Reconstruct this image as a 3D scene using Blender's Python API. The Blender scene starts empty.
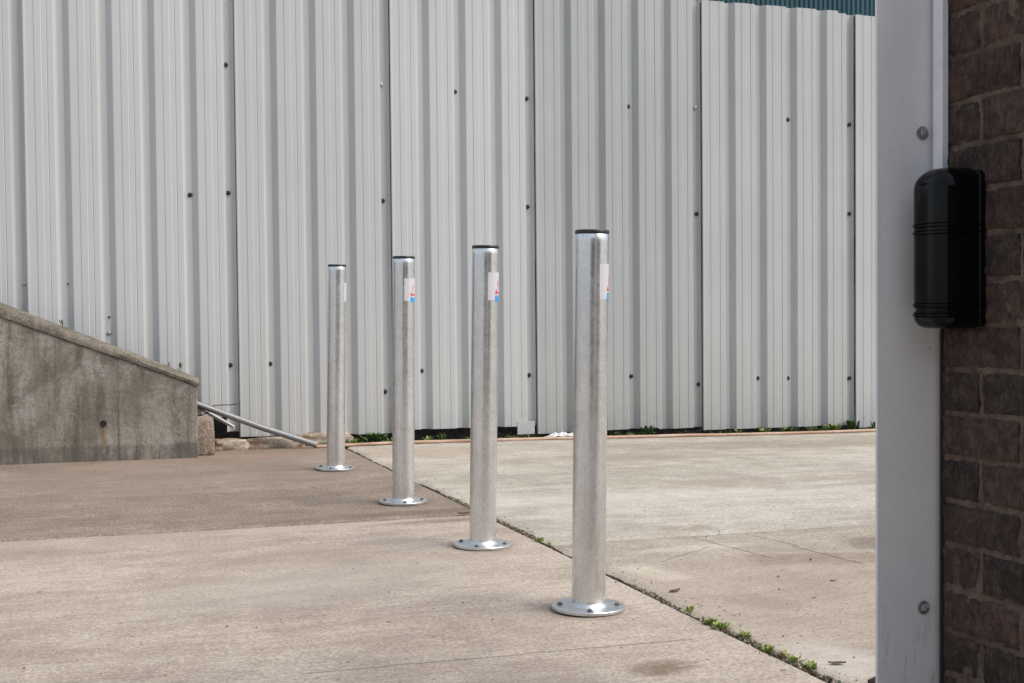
import bpy, bmesh, math, random
from mathutils import Vector, Matrix, noise
R = math.radians
random.seed(7)
scene = bpy.context.scene
COL = scene.collection

# ------------------------------------------------------------------ helpers
class MB:
    def __init__(s): s.v = []; s.f = []; s.m = []; s.t = []
    def add(s, vs, fs, mi=0, tint=0.5):
        b = len(s.v); s.v += [tuple(v) for v in vs]; s.t += [tint] * len(vs)
        s.f += [tuple(b + i for i in f) for f in fs]; s.m += [mi] * len(fs)
    def box(s, a, b, mi=0, tint=0.5):
        x0, y0, z0 = a; x1, y1, z1 = b
        s.add([(x0,y0,z0),(x1,y0,z0),(x1,y1,z0),(x0,y1,z0),(x0,y0,z1),(x1,y0,z1),(x1,y1,z1),(x0,y1,z1)],
              [(0,3,2,1),(4,5,6,7),(0,1,5,4),(1,2,6,5),(2,3,7,6),(3,0,4,7)], mi, tint)
    def lathe(s, prof, n=48, mi=0, axis=None, cap=True):
        """prof: (r, z) list from bottom to top, around Z; axis: optional matrix"""
        vs = []
        for r, z in prof:
            for k in range(n):
                a = 2*math.pi*k/n; vs.append(Vector((r*math.cos(a), r*math.sin(a), z)))
        fs = []
        for i in range(len(prof)-1):
            for k in range(n):
                k2 = (k+1) % n; fs.append((i*n+k, i*n+k2, (i+1)*n+k2, (i+1)*n+k))
        if cap:
            fs.append(tuple(reversed(range(n)))); fs.append(tuple((len(prof)-1)*n+k for k in range(n)))
        if axis: vs = [axis @ v for v in vs]
        s.add(vs, fs, mi)
    def tube(s, pts, r, n=12, mi=0, cap=True):
        pts = [Vector(p) for p in pts]; vs = []; fs = []
        up0 = Vector((0, 0, 1))
        for i, p in enumerate(pts):
            d = (pts[min(i+1, len(pts)-1)] - pts[max(i-1, 0)]).normalized()
            u = up0 if abs(d.dot(up0)) < .95 else Vector((0, 1, 0))
            a = d.cross(u).normalized(); b = a.cross(d).normalized()
            rr = r[i] if isinstance(r, (list, tuple)) else r
            for k in range(n):
                t = 2*math.pi*k/n; vs.append(p + (a*math.cos(t) + b*math.sin(t))*rr)
        for i in range(len(pts)-1):
            for k in range(n):
                k2 = (k+1) % n; fs.append((i*n+k, (i+1)*n+k, (i+1)*n+k2, i*n+k2))
        if cap:
            fs.append(tuple(range(n))); fs.append(tuple(reversed([(len(pts)-1)*n+k for k in range(n)])))
        s.add(vs, fs, mi)
    def build(s, name, mats, parent=None, smooth=False, loc=None, bevel=0, bseg=2, angle=35):
        me = bpy.data.meshes.new(name); me.from_pydata(s.v, [], s.f); me.validate(clean_customdata=False)
        bm = bmesh.new(); bm.from_mesh(me); bmesh.ops.recalc_face_normals(bm, faces=bm.faces); bm.to_mesh(me); bm.free()
        if not isinstance(mats, (list, tuple)): mats = [mats]
        for m in mats: me.materials.append(m)
        if len(mats) > 1:
            for p, mi in zip(me.polygons, s.m): p.material_index = mi
        at = me.attributes.new('tint', 'FLOAT', 'POINT')
        if len(s.t) == len(me.vertices): at.data.foreach_set('value', s.t)
        if smooth:
            me.shade_smooth() if hasattr(me, 'shade_smooth') else None
            for p in me.polygons: p.use_smooth = True
            me.set_sharp_from_angle(angle=R(angle))
        o = bpy.data.objects.new(name, me); COL.objects.link(o)
        if parent: o.parent = parent
        if loc: o.location = loc
        if bevel:
            md = o.modifiers.new('bevel', 'BEVEL'); md.width = bevel; md.segments = bseg; md.limit_method = 'ANGLE'
            md.harden_normals = False
        return o

def tag(o, label=None, cat=None, group=None, kind=None):
    if label: o['label'] = label
    if cat: o['category'] = cat
    if group: o['group'] = group
    if kind: o['kind'] = kind
    return o
def empty(name, loc, rot=(0, 0, 0)):
    o = bpy.data.objects.new(name, None); COL.objects.link(o); o.location = loc; o.rotation_euler = rot
    o.empty_display_size = .1
    return o
def smooth(t): t = max(0, min(1, t)); return t*t*(3-2*t)
def gz(x, y):                                   # the yard drops gently towards the far right corner
    return -.055*smooth((x-1.6)/3.8)*smooth((y-3.0)/4.4)
def fn(x, y=0, z=0): return noise.noise(Vector((x, y, z)))

# ------------------------------------------------------------------ node helper
class NT:
    def __init__(s, name):
        s.m = bpy.data.materials.new(name); s.m.use_nodes = True
        s.nt = s.m.node_tree; s.nt.nodes.clear()
        s.out = s.n('ShaderNodeOutputMaterial'); s.b = s.n('ShaderNodeBsdfPrincipled')
        s.l(s.b.outputs[0], s.out.inputs[0])
        s.geo = s.n('ShaderNodeNewGeometry'); s.tc = s.n('ShaderNodeTexCoord')
        s.P = s.tc.outputs['Object']; s.W = s.geo.outputs['Position']
    def n(s, t, **k):
        n = s.nt.nodes.new(t)
        for a, v in k.items(): setattr(n, a, v)
        return n
    def l(s, a, b): s.nt.links.new(a, b)
    def set(s, inp, v):
        if hasattr(v, 'is_linked') or hasattr(v, 'links'): s.l(v, inp)
        else:
            if isinstance(v, (tuple, list)) and len(v) == 3 and inp.type == 'RGBA': v = (*v, 1)
            inp.default_value = v
    def math(s, op, a, b=0., c=None, clamp=False):
        n = s.n('ShaderNodeMath', operation=op, use_clamp=clamp); s.set(n.inputs[0], a); s.set(n.inputs[1], b)
        if c is not None: s.set(n.inputs[2], c)
        return n.outputs[0]
    def map(s, v, scale=(1,1,1), loc=(0,0,0), rot=(0,0,0)):
        n = s.n('ShaderNodeMapping'); s.l(v, n.inputs[0]); n.inputs['Scale'].default_value = scale
        n.inputs['Location'].default_value = loc; n.inputs['Rotation'].default_value = rot
        return n.outputs[0]
    def noise(s, v, scale, detail=4, rough=.55, dist=0., out=0):
        n = s.n('ShaderNodeTexNoise'); s.l(v, n.inputs['Vector']); n.inputs['Scale'].default_value = scale
        n.inputs['Detail'].default_value = detail; n.inputs['Roughness'].default_value = rough; n.inputs['Distortion'].default_value = dist
        return n.outputs[out]
    def voro(s, v, scale, out='Distance', feature='F1'):
        n = s.n('ShaderNodeTexVoronoi', feature=feature); s.l(v, n.inputs['Vector']); n.inputs['Scale'].default_value = scale
        return n.outputs[out]
    def ramp(s, v, a, b, lo=0., hi=1.):
        n = s.n('ShaderNodeMapRange', interpolation_type='SMOOTHSTEP'); s.set(n.inputs[0], v)
        n.inputs[1].default_value = a; n.inputs[2].default_value = b; n.inputs[3].default_value = lo; n.inputs[4].default_value = hi
        return n.outputs[0]
    def mix(s, f, a, b, mode='MIX'):
        n = s.n('ShaderNodeMix', data_type='RGBA', blend_type=mode); s.set(n.inputs[0], f); s.set(n.inputs[6], a); s.set(n.inputs[7], b)
        return n.outputs[2]
    def xyz(s, v):
        n = s.n('ShaderNodeSeparateXYZ'); s.l(v, n.inputs[0]); return n.outputs
    def warp(s, v, scale, amt, detail=3):
        c = s.noise(v, scale, detail, out=1)
        a = s.n('ShaderNodeVectorMath', operation='SUBTRACT'); s.l(c, a.inputs[0]); a.inputs[1].default_value = (.5,.5,.5)
        m = s.n('ShaderNodeVectorMath', operation='SCALE'); s.l(a.outputs[0], m.inputs[0]); m.inputs['Scale'].default_value = amt
        r = s.n('ShaderNodeVectorMath', operation='ADD'); s.l(v, r.inputs[0]); s.l(m.outputs[0], r.inputs[1])
        return r.outputs[0]
    def blob(s, v, c, hx, hy, rot=0., soft=.3):      # soft ellipse mask round a place
        m = s.n('ShaderNodeMapping', vector_type='TEXTURE'); s.l(v, m.inputs[0]); m.inputs['Location'].default_value = (c[0], c[1], 0)
        m.inputs['Rotation'].default_value = (0,0,rot); m.inputs['Scale'].default_value = (hx, hy, 1000)
        l = s.n('ShaderNodeVectorMath', operation='LENGTH'); s.l(m.outputs[0], l.inputs[0])
        return s.ramp(l.outputs['Value'], 1-soft, 1+soft, 1., 0.)
    def box(s, v, c, hx, hy, rot=0., soft=.02):
        m = s.n('ShaderNodeMapping', vector_type='TEXTURE'); s.l(v, m.inputs[0]); m.inputs['Location'].default_value = (c[0], c[1], 0)
        m.inputs['Rotation'].default_value = (0,0,rot)
        x, y, z = s.xyz(m.outputs[0])
        ax = s.ramp(s.math('ABSOLUTE', x), hx-soft, hx+soft, 1., 0.); ay = s.ramp(s.math('ABSOLUTE', y), hy-soft, hy+soft, 1., 0.)
        return s.math('MULTIPLY', ax, ay)
    def bump(s, h, strength=.3, dist=.01, prev=None):
        n = s.n('ShaderNodeBump'); n.inputs['Strength'].default_value = strength; n.inputs['Distance'].default_value = dist
        s.l(h, n.inputs['Height'])
        if prev: s.l(prev, n.inputs['Normal'])
        return n.outputs[0]
    def fin(s, col, rough=.8, metal=0., normal=None, spec=.5):
        s.set(s.b.inputs['Base Color'], col); s.set(s.b.inputs['Roughness'], rough); s.set(s.b.inputs['Metallic'], metal)
        s.b.inputs['Specular IOR Level'].default_value = spec
        if normal: s.l(normal, s.b.inputs['Normal'])
        return s.m

M = {}
# ---- concrete of the slabs
def yard_concrete(name, ca, cb, feats=(), streak=.5, seed=0.):
    t = NT(name); P = t.map(t.W, loc=(seed, seed*.7, 0))
    big = t.noise(P, .9, 5, .6); mid = t.noise(P, 5, 5, .65); fine = t.noise(P, 60, 4, .7); grit = t.noise(P, 210, 4, .8); g2 = t.noise(P, 105, 4, .75)
    br = t.noise(t.map(t.warp(P, 1.2, .12), scale=(1.3, 6, 1), rot=(0,0,R(4))), 1.6, 7, .72)
    br2 = t.noise(t.map(t.warp(P, 3, .03), scale=(5.0, 42, 1), rot=(0,0,R(3))), 1.6, 6, .75)
    f = t.math('ADD', t.math('MULTIPLY', big, .36), t.math('ADD', t.math('MULTIPLY', br, .34), t.math('MULTIPLY', mid, .30)))
    col = t.mix(t.ramp(f, .42, .58), ca, cb)
    # broom lines and mottling of the cement skin
    col = t.mix(t.ramp(br2, .42, .68, 0., .50*streak), col, tuple(c*.62 for c in ca))
    pale = t.math('MULTIPLY', t.ramp(t.noise(P, 2.3, 6, .7, .6), .52, .68), t.ramp(t.noise(P, 22, 5, .7), .40, .62))
    col = t.mix(t.math('MULTIPLY', pale, .38), col, (.60,.545,.475))
    dk = t.math('MULTIPLY', t.ramp(t.noise(t.map(P, loc=(7,3,0)), 1.7, 6, .72, .8), .53, .70), t.ramp(t.noise(P, 34, 4, .7), .36, .6))
    col = t.mix(t.math('MULTIPLY', dk, .55), col, tuple(c*.52 for c in ca))
    col = t.mix(t.ramp(fine, .36, .68, .0, .46), col, tuple(c*.62 for c in ca))
    col = t.mix(t.ramp(grit, .52, .72, 0., .42), col, tuple(c*.50 for c in ca))
    col = t.mix(t.ramp(grit, .45, .28, 0., .45), col, (.64,.59,.52))
    col = t.mix(t.ramp(g2, .49, .63, 0., .55), col, tuple(c*.55 for c in ca)); col = t.mix(t.ramp(g2, .47, .33, 0., .48), col, (.62,.56,.49))
    # scattered small pits and dark specks
    v = t.voro(P, 9.5); pit = t.math('MULTIPLY', t.ramp(v, .05, .09, 1., 0.), t.ramp(t.noise(P, 3.1, 2), .5, .58))
    v2 = t.voro(t.map(P, loc=(3,1,0)), 26); pit2 = t.math('MULTIPLY', t.ramp(v2, .07, .13, 1., 0.), t.ramp(t.noise(P, 4.7, 2), .52, .60))
    pits = t.math('MAXIMUM', pit, pit2)
    col = t.mix(t.math('MULTIPLY', pits, .75), col, (.10,.075,.055))
    # short scuffs
    sc = t.noise(t.map(t.warp(P, 4, .1), scale=(6, 34, 1), rot=(0,0,R(-8))), 1.3, 4, .6)
    scm = t.math('MULTIPLY', t.ramp(sc, .66, .73), t.ramp(t.noise(P, 1.3, 3), .48, .6))
    col = t.mix(t.math('MULTIPLY', scm, .55), col, (.17,.125,.095))
    Wp = t.warp(t.W, 7, .07, 5); Ws = t.warp(t.W, 14, .018, 4)
    h = t.math('ADD', t.math('MULTIPLY', fine, .5), t.math('MULTIPLY', br2, .5))
    for k in feats:
        kind, c, hx, hy, rot, soft, colr, amt = k
        msk = t.blob(Wp, c, hx, hy, R(rot), soft) if kind == 'blob' else t.box(Ws if hy < .02 else t.warp(t.W, 9, .03, 4), c, hx, hy, R(rot), soft)
        if kind != 'line': msk = t.math('MULTIPLY', msk, t.ramp(t.noise(P, 18, 5, .75), .30, .58, .30, 1.))
        col = t.mix(t.math('MULTIPLY', msk, amt), col, colr)
        if kind == 'line': h = t.math('SUBTRACT', h, t.math('MULTIPLY', msk, 2.))
    h = t.math('SUBTRACT', h, t.math('MULTIPLY', pits, 1.5))
    n = t.bump(h, .6, .0035); n = t.bump(g2, .5, .002, n); n = t.bump(mid, .3, .01, n)
    return t.fin(col, t.ramp(fine, .3, .7, .78, .95), 0, n, .3)

brown = (.165,.122,.088); dkb = (.115,.082,.058)
M['slab_left'] = yard_concrete('pinkish_concrete', (.362,.290,.236), (.545,.460,.382), [
    ('blob', (.15, 4.86), 1.3, .06, 0, .5, (.40,.345,.27), .45),
    ('blob', (1.35, 4.82), .22, .045, 3, .5, dkb, .55),
    ('blob', (1.27, 2.70), .075, .05, 0, .45, (.16,.12,.075), .8),
    ('line', (.98, 2.925), .47, .0022, -2, .0025, (.10,.07,.05), .75),
    ('blob', (.75, 3.9), .5, .25, 15, .6, (.40,.36,.31), .45),
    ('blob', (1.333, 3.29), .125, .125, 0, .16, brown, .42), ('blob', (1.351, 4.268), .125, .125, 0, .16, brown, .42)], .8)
M['slab_left_far'] = yard_concrete('brown_concrete', (.215,.162,.122), (.32,.25,.195), [
    ('blob', (1.3, 5.05), .5, .05, 2, .6, dkb, .5),
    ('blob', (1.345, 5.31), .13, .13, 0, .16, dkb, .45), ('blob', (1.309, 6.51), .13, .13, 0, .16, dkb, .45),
    ('blob', (.4, 6.6), 1.2, .5, 5, .6, (.30,.245,.20), .35),
    ('blob', (1.0, 7.25), .8, .18, 5, .6, (.30,.20,.15), .35)], .9, 5.3)
M['slab_right_far'] = yard_concrete('whitish_concrete', (.38,.337,.28), (.60,.552,.475), [
    ('box', (2.14, 4.34), .11, .06, -10, .03, (.25,.195,.145), .65),
    ('blob', (3.9, 6.95), 1.3, .22, -4, .5, (.25,.20,.155), .65),
    ('blob', (2.7, 6.5), .8, .12, -4, .5, (.27,.22,.17), .45),
    ('blob', (1.85, 7.05), .5, .25, -4, .5, (.34,.255,.195), .6),
    ('blob', (3.2, 5.4), .9, .10, -3, .6, (.30,.25,.195), .4),
    ('blob', (2.3, 5.1), .7, .16, -3, .6, (.60,.555,.48), .5)], .75, 2.1)
M['slab_right'] = yard_concrete('pale_concrete', (.335,.278,.222), (.49,.425,.345), [
    ('blob', (2.14, 4.34), .17, .055, -4, .35, (.235,.18,.135), .8),
    ('box', (1.70, 3.66), .05, .13, 12, .035, (.60,.545,.44), .55),
    ('box', (2.27, 3.67), .22, .085, -14, .035, (.19,.138,.105), .6),
    ('line', (1.92, 3.90), .16, .003, 35, .003, (.14,.10,.08), .5), ('blob', (1.8, 3.2), .07, .12, 30, .4, (.20,.15,.115), .5),
    ('blob', (2.0, 3.98), .2, .05, 0, .4, (.55,.50,.42), .5),
    ('line', (2.32, 3.72), .004, .17, 8, .005, (.12,.085,.065), .8),
    ('line', (2.10, 3.95), .004, .22, 8, .005, (.14,.10,.08), .55),
    ('line', (2.30, 4.00), .004, .12, 8, .005, (.14,.10,.08), .6),
    ('blob', (2.62, 3.85), .16, .10, 30, .35, (.14,.10,.075), .6),
    ('blob', (3.6, 6.9), 1.4, .28, -4, .5, (.27,.215,.17), .55),
    ('blob', (1.85, 7.05), .5, .25, -4, .5, (.36,.27,.21), .5),
    ('blob', (2.0, 3.1), .5, .6, 20, .6, (.33,.25,.20), .45),
    ('blob', (1.66, 2.62), .10, .16, 0, .4, (.52,.48,.43), .6)], .75, 2.1)
t = NT('soil'); n1 = t.noise(t.W, 30, 6, .7); c = t.mix(t.ramp(n1, .3, .7), (.018,.014,.010), (.06,.045,.032))
M['soil'] = t.fin(c, .95, 0, t.bump(n1, .8, .02), .2)
t = NT('asphalt'); n1 = t.noise(t.W, 40, 6, .7); c = t.mix(t.ramp(n1, .3, .7), (.20,.17,.14), (.30,.26,.22))
M['far_ground'] = t.fin(c, .95, 0, t.bump(n1, .4, .01), .2)

# ---- old grey shuttered concrete of the ramp
t = NT('weathered_concrete'); P = t.P
a = t.noise(P, 3.2, 6, .65, .3); st = t.noise(t.map(P, scale=(9, 9, 1.2)), 1.5, 6, .7); fi = t.noise(P, 45, 5, .75); gr = t.noise(P, 220, 3, .7)
c = t.mix(t.ramp(a, .36, .64), (.20,.178,.145), (.39,.355,.30))
c = t.mix(t.ramp(st, .44, .66, 0, .65), c, (.075,.066,.054))
c = t.mix(t.math('MULTIPLY', t.ramp(t.noise(P, 5.5, 5, .7, .5), .52, .66), .5), c, (.48,.465,.435))
c = t.mix(t.ramp(fi, .35, .7, 0, .45), c, (.085,.075,.06)); c = t.mix(t.ramp(gr, .48, .66, 0, .55), c, (.075,.062,.048)); c = t.mix(t.ramp(gr, .46, .32, 0, .4), c, (.42,.39,.34))
x, y, z = t.xyz(t.warp(P, 12, .03, 4))
rim = t.math('MULTIPLY', t.ramp(z, .092, .07), t.ramp(st, .35, .6, .15, .75)); c = t.mix(rim, c, (.105,.095,.082))
rc = t.math('MULTIPLY', t.ramp(t.math('ABSOLUTE', t.math('SUBTRACT', x, .253)), .0, .022, 1, 0), t.math('MULTIPLY', t.ramp(z, .06, .10), t.ramp(z, .20, .18)))
c = t.mix(t.math('MULTIPLY', rc, .6), c, (.20,.115,.04))
cr = t.math('MULTIPLY', t.ramp(t.math('ABSOLUTE', t.math('SUBTRACT', x, .33)), .0, .012, 1, 0), t.ramp(z, .42, .12, .3, 1)); c = t.mix(t.math('MULTIPLY', cr, .6), c, (.045,.04,.032))
cr2 = t.math('MULTIPLY', t.ramp(t.math('ABSOLUTE', t.math('SUBTRACT', x, .14)), .0, .035, 1, 0), t.ramp(z, .45, .56, 0, 1)); c = t.mix(t.math('MULTIPLY', cr2, .6), c, (.05,.045,.036))
pit = t.math('MULTIPLY', t.ramp(t.voro(P, 34), .09, .16, 1, 0), t.ramp(t.noise(P, 5, 3), .45, .55)); c = t.mix(t.math('MULTIPLY', pit, .75), c, (.05,.043,.035))
nn = t.bump(fi, .6, .006); nn = t.bump(st, .4, .008, nn); nn = t.bump(gr, .4, .002, nn)
M['ramp'] = t.fin(c, .93, 0, nn, .25)
t = NT('rough_mortar'); P = t.P
a = t.noise(P, 9, 6, .7); fi = t.noise(P, 90, 5, .8)
c = t.mix(t.ramp(a, .35, .65), (.16,.14,.11), (.32,.285,.235)); c = t.mix(t.ramp(fi, .4, .62, 0, .6), c, (.09,.075,.055))
c = t.mix(t.ramp(t.voro(P, 60), .12, .22, .7, 0), c, (.42,.38,.32))
M['coping'] = t.fin(c, .95, 0, t.bump(fi, .9, .01), .2)
t = NT('stone'); P = t.P
a = t.noise(P, 12, 6, .7); fi = t.noise(P, 80, 5, .8)
c = t.mix(t.ramp(a, .38, .62), (.28,.20,.14), (.60,.52,.43)); c = t.mix(t.ramp(fi, .45, .66, 0, .6), c, (.14,.085,.06))
c = t.mix(t.ramp(t.noise(P, 6, 4), .55, .7, 0, .6), c, (.07,.075,.035))
M['stone'] = t.fin(c, .93, 0, t.bump(fi, .7, .01), .2)
t = NT('exposed_aggregate'); P = t.P
v = t.voro(P, 75, 'Color'); d = t.voro(P, 75); vs2 = t.n('ShaderNodeSeparateColor'); t.l(v, vs2.inputs[0]); c = t.mix(vs2.outputs[0], (.22,.165,.13), (.42,.36,.30)); c = t.mix(t.ramp(d, .25, .5, 0, .5), c, (.20,.16,.125))
c = t.mix(t.ramp(t.noise(P, 14, 5, .7), .55, .68, 0, .7), c, (.28,.13,.09))
M['aggregate'] = t.fin(c, .9, 0, t.bump(d, .5, .006), .25)

# ---- coated steel sheet
t = NT('coated_steel_sheet'); P = t.W
wst = t.noise(t.map(P, scale=(14, 14, .55)), 1.5, 6, .65); w2 = t.noise(t.map(P, scale=(70, 70, 1.6)), 1.5, 4, .7); bg = t.noise(P, 1.1, 4, .6)
at = t.n('ShaderNodeAttribute', attribute_name='tint')
c = t.mix(t.ramp(bg, .35, .65), (.236,.260,.270), (.285,.310,.317))
c = t.mix(t.ramp(wst, .45, .75, 0, .38), c, (.245,.245,.232)); rr_ = t.noise(t.map(P, scale=(26, 26, .9), loc=(3,1,2)), 1.5, 6, .7); c = t.mix(t.ramp(rr_, .58, .74, 0, .40), c, (.21,.198,.175))
c = t.mix(t.ramp(rr_, .40, .28, 0, .35), c, (.40,.425,.425)); c = t.mix(t.ramp(w2, .48, .75, 0, .24), c, (.22,.215,.20))
x, y, z = t.xyz(t.warp(P, 5, .3, 4))
c = t.mix(t.ramp(z, .9, -.05, 0, .5), c, (.27,.268,.235)); 
spl = t.math('MULTIPLY', t.ramp(z, .42, .0), t.ramp(t.noise(P, 38, 5, .75), .45, .65)); c = t.mix(t.math('MULTIPLY', spl, .55), c, (.17,.15,.10))
sp = t.math('MULTIPLY', t.ramp(t.voro(P, 7), .02, .04, 1, 0), t.ramp(t.noise(P, 2, 2), .5, .55)); c = t.mix(t.math('MULTIPLY', sp, .6), c, (.18,.14,.1))
c = t.mix(at.outputs['Fac'], tuple([.80]*3), c, 'MULTIPLY')
c = t.mix(1., c, t.mix(at.outputs['Fac'], (.86,.87,.88), (1.10,1.10,1.09)), 'MULTIPLY')
M['sheet'] = t.fin(c, t.ramp(wst, .3, .7, .38, .55), 0, t.bump(t.noise(t.map(P, scale=(4,4,1)), 1.3, 3), .25, .004), .5)
t = NT('dark_screw_cap'); M['screw'] = t.fin((.012,.014,.016), .45)
t = NT('seam_shadow_gap_sealant'); M['seam'] = t.fin(t.mix(t.ramp(t.noise(t.map(t.W, scale=(1,1,1.5)), 2.5, 4, .7), .35, .65), (.045,.04,.036), (.20,.19,.17)), .8)  # dark colour painted in for the shadow between lapped sheets
t = NT('dark_sealant'); M['seam_dark'] = t.fin((.035,.026,.021), .9)  # near-black tone for the shadow gap at the wall end
t = NT('bare_screw'); M['screw_bare'] = t.fin((.45,.45,.44), .4, .8)

# ---- galvanised steel
def galv(name, rough=.30, light=.62):
    t = NT(name); P = t.P
    cells = t.n('ShaderNodeTexVoronoi'); t.l(t.map(P, scale=(1,1,.6)), cells.inputs['Vector']); cells.inputs['Scale'].default_value = 120
    k = t.n('ShaderNodeSeparateColor'); t.l(cells.outputs['Color'], k.inputs[0])
    vs = t.noise(t.map(P, scale=(30,30,2.2)), 1.5, 5, .65); bl = t.noise(P, 14, 5, .7); ph = t.noise(P, 70, 3, .6)
    g = light
    c = t.mix(t.ramp(bl, .30, .75), (g*.97, g*.985, g*.99), (g*1.08, g*1.10, g*1.10))
    c = t.mix(t.math('MULTIPLY', t.ramp(t.noise(t.map(P, scale=(1,1,.45)), 120, 5, .85), .44, .60), .38), c, (g*.70, g*.71, g*.72)); c = t.mix(t.math('MULTIPLY', k.outputs[0], .10), c, (g*.72, g*.74, g*.76))
    c = t.mix(t.ramp(vs, .52, .76, 0, .5), c, (g*.66, g*.66, g*.66))
    dots = t.math('MULTIPLY', t.ramp(t.voro(t.map(P, loc=(2,5,1)), 45), .06, .13, 1, 0), t.ramp(t.noise(P, 9, 3), .52, .62)); c = t.mix(t.math('MULTIPLY', dots, .65), c, (.13,.13,.14))
    r = t.math('ADD', t.ramp(bl, .3, .7, rough-.03, rough+.07), t.math('MULTIPLY', k.outputs[1], .02))
    n = t.bump(vs, .06, .002); n = t.bump(ph, .03, .001, n)
    return t.fin(c, r, .92, n)
M['galv'] = galv('galvanised_steel', .24, .76)
M['galv_plate'] = galv('galvanised_flange_steel', .30, .66)
M['galv_dull'] = galv('weathered_galvanised_pipe', .55, .30)
t = NT('black_plastic'); M['black_cap'] = t.fin((.012,.012,.013), .35)
t = NT('bolt_head_steel'); M['bolt'] = t.fin((.16,.155,.165), .5, .7)
t = NT('vinyl_white'); M['st_white'] = t.fin((.58,.575,.60), .4)
t = NT('vinyl_red'); M['st_red'] = t.fin((.62,.03,.045), .4)
t = NT('vinyl_blue'); M['st_blue'] = t.fin((.04,.30,.66), .4)

# ---- painted door post
t = NT('grey_painted_steel'); P = t.P
sm_ = t.noise(P, 5, 5, .65); fi = t.noise(P, 90, 4, .7); x, y, z = t.xyz(t.warp(P, 9, .12, 4))
c = t.mix(t.ramp(sm_, .35, .65), (.74,.735,.74), (.79,.785,.785)); 
c = t.mix(t.ramp(fi, .5, .75, 0, .12), c, (.25,.24,.23))
lo = t.math('MULTIPLY', t.ramp(z, .33, .12), t.ramp(t.noise(t.map(P, scale=(60,60,9)), 1.2, 5, .7), .52, .7)); c = t.mix(t.math('MULTIPLY', lo, .7), c, (.13,.085,.06))
chip = t.math('MULTIPLY', t.ramp(t.voro(P, 22), .05, .09, 1, 0), t.ramp(t.noise(P, 6, 2), .55, .62)); c = t.mix(t.math('MULTIPLY', chip, .6), c, (.17,.10,.075))
M['post'] = t.fin(c, .5, 0, t.bump(sm_, .15, .004), .4)
t = NT('zinc_bolt'); n1 = t.noise(t.P, 120, 4, .7); M['zinc'] = t.fin(t.mix(t.ramp(n1, .35, .65), (.22,.21,.19), (.42,.43,.44)), .5, .6, t.bump(n1, .3, .001))
t = NT('rusty_steel'); n1 = t.noise(t.P, 40, 5, .7); M['rust'] = t.fin(t.mix(t.ramp(n1, .35, .65), (.012,.009,.008), (.07,.035,.022)), .85, .2, t.bump(n1, .5, .003))
t = NT('white_plastic'); n1 = t.noise(t.P, 16, 5, .7); M['trunk'] = t.fin(t.mix(t.ramp(n1, .4, .7), (.78,.78,.83), (.70,.70,.76)), .35)
t = NT('glossy_black_plastic'); n1 = t.noise(t.P, 300, 3, .6); M['box'] = t.fin((.004,.004,.0042), .10, 0, t.bump(n1, .02, .0005), .16)
M['box'].node_tree.nodes['Principled BSDF'].inputs['Coat Weight'].default_value = .0
# ---- brick
t = NT('dark_brick'); P = t.P
at = t.n('ShaderNodeAttribute', attribute_name='tint'); T = at.outputs['Fac']
a = t.noise(P, 14, 6, .7, .4); fi = t.noise(P, 120, 5, .8); me_ = t.noise(P, 45, 5, .7)
c1 = t.mix(T, (.026,.020,.018), (.070,.040,.031)); c2 = t.mix(T, (.058,.043,.037), (.115,.068,.052))
c = t.mix(t.ramp(a, .38, .62), c1, c2); c = t.mix(t.ramp(me_, .46, .66, 0, .7), c, (.026,.021,.020))
c = t.mix(t.ramp(me_, .46, .30, 0, .5), c, (.135,.10,.082)); c = t.mix(t.ramp(fi, .54, .70, 0, .35), c, (.16,.12,.10)); c = t.mix(t.ramp(fi, .47, .37, 0, .7), c, (.018,.015,.014))
wc = t.noise(t.map(P, scale=(90, 90, 22), rot=(R(12),0,0)), 1.6, 5, .75); c = t.mix(t.ramp(wc, .50, .70, 0, .45), c, (.15,.105,.085)); c = t.mix(t.ramp(wc, .48, .34, 0, .4), c, (.022,.017,.016))
n = t.bump(wc, .8, .004); n = t.bump(me_, .8, .006, n)
M['brick'] = t.fin(c, .93, 0, n, .25)
t = NT('mortar'); P = t.P; fi = t.noise(P, 110, 5, .8); a = t.noise(P, 11, 5, .7)
c = t.mix(t.ramp(a, .35, .65), (.10,.070,.054), (.185,.135,.108)); c = t.mix(t.ramp(fi, .45, .65, 0, .6), c, (.065,.048,.04)); c = t.mix(t.ramp(fi, .42, .3, 0, .5), c, (.25,.21,.185))
M['mortar'] = t.fin(c, .95, 0, t.bump(fi, .8, .005), .2)
# ---- others
t = NT('orange_hose'); P = t.W; n1 = t.noise(t.map(P, scale=(1,6,6)), 9, 5, .7); a = t.noise(P, 3.2, 4)
c = t.mix(t.ramp(a, .35, .65), (.40,.23,.15), (.52,.39,.29)); c = t.mix(t.ramp(n1, .5, .68, 0, .6), c, (.17,.10,.07)); M['hose'] = t.fin(c, .6, 0, t.bump(n1, .3, .003))
t = NT('teal_cladding'); n1 = t.noise(t.map(t.W, scale=(3,3,.4)), 2, 4, .6); M['teal'] = t.fin(t.mix(t.ramp(n1, .35, .7), (.012,.060,.085), (.020,.085,.112)), .5)
def leafmat(name, a, b):
    t = NT(name); at = t.n('ShaderNodeAttribute', attribute_name='tint'); n1 = t.noise(t.W, 90, 3, .6)
    c = t.mix(at.outputs['Fac'], a, b); c = t.mix(t.ramp(n1, .4, .7, 0, .3), c, tuple(k*.6 for k in a))
    t.b.inputs['Transmission Weight'].default_value = 0
    return t.fin(c, .55, 0, None, .35)
M['leaf'] = leafmat('weed_leaf', (.11,.17,.035), (.31,.37,.085))
M['leaf_dark'] = leafmat('weed_leaf_dark', (.035,.075,.018), (.12,.19,.045))
M['leaf_yellow'] = leafmat('weed_leaf_yellow', (.36,.32,.05), (.50,.44,.09))
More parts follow.
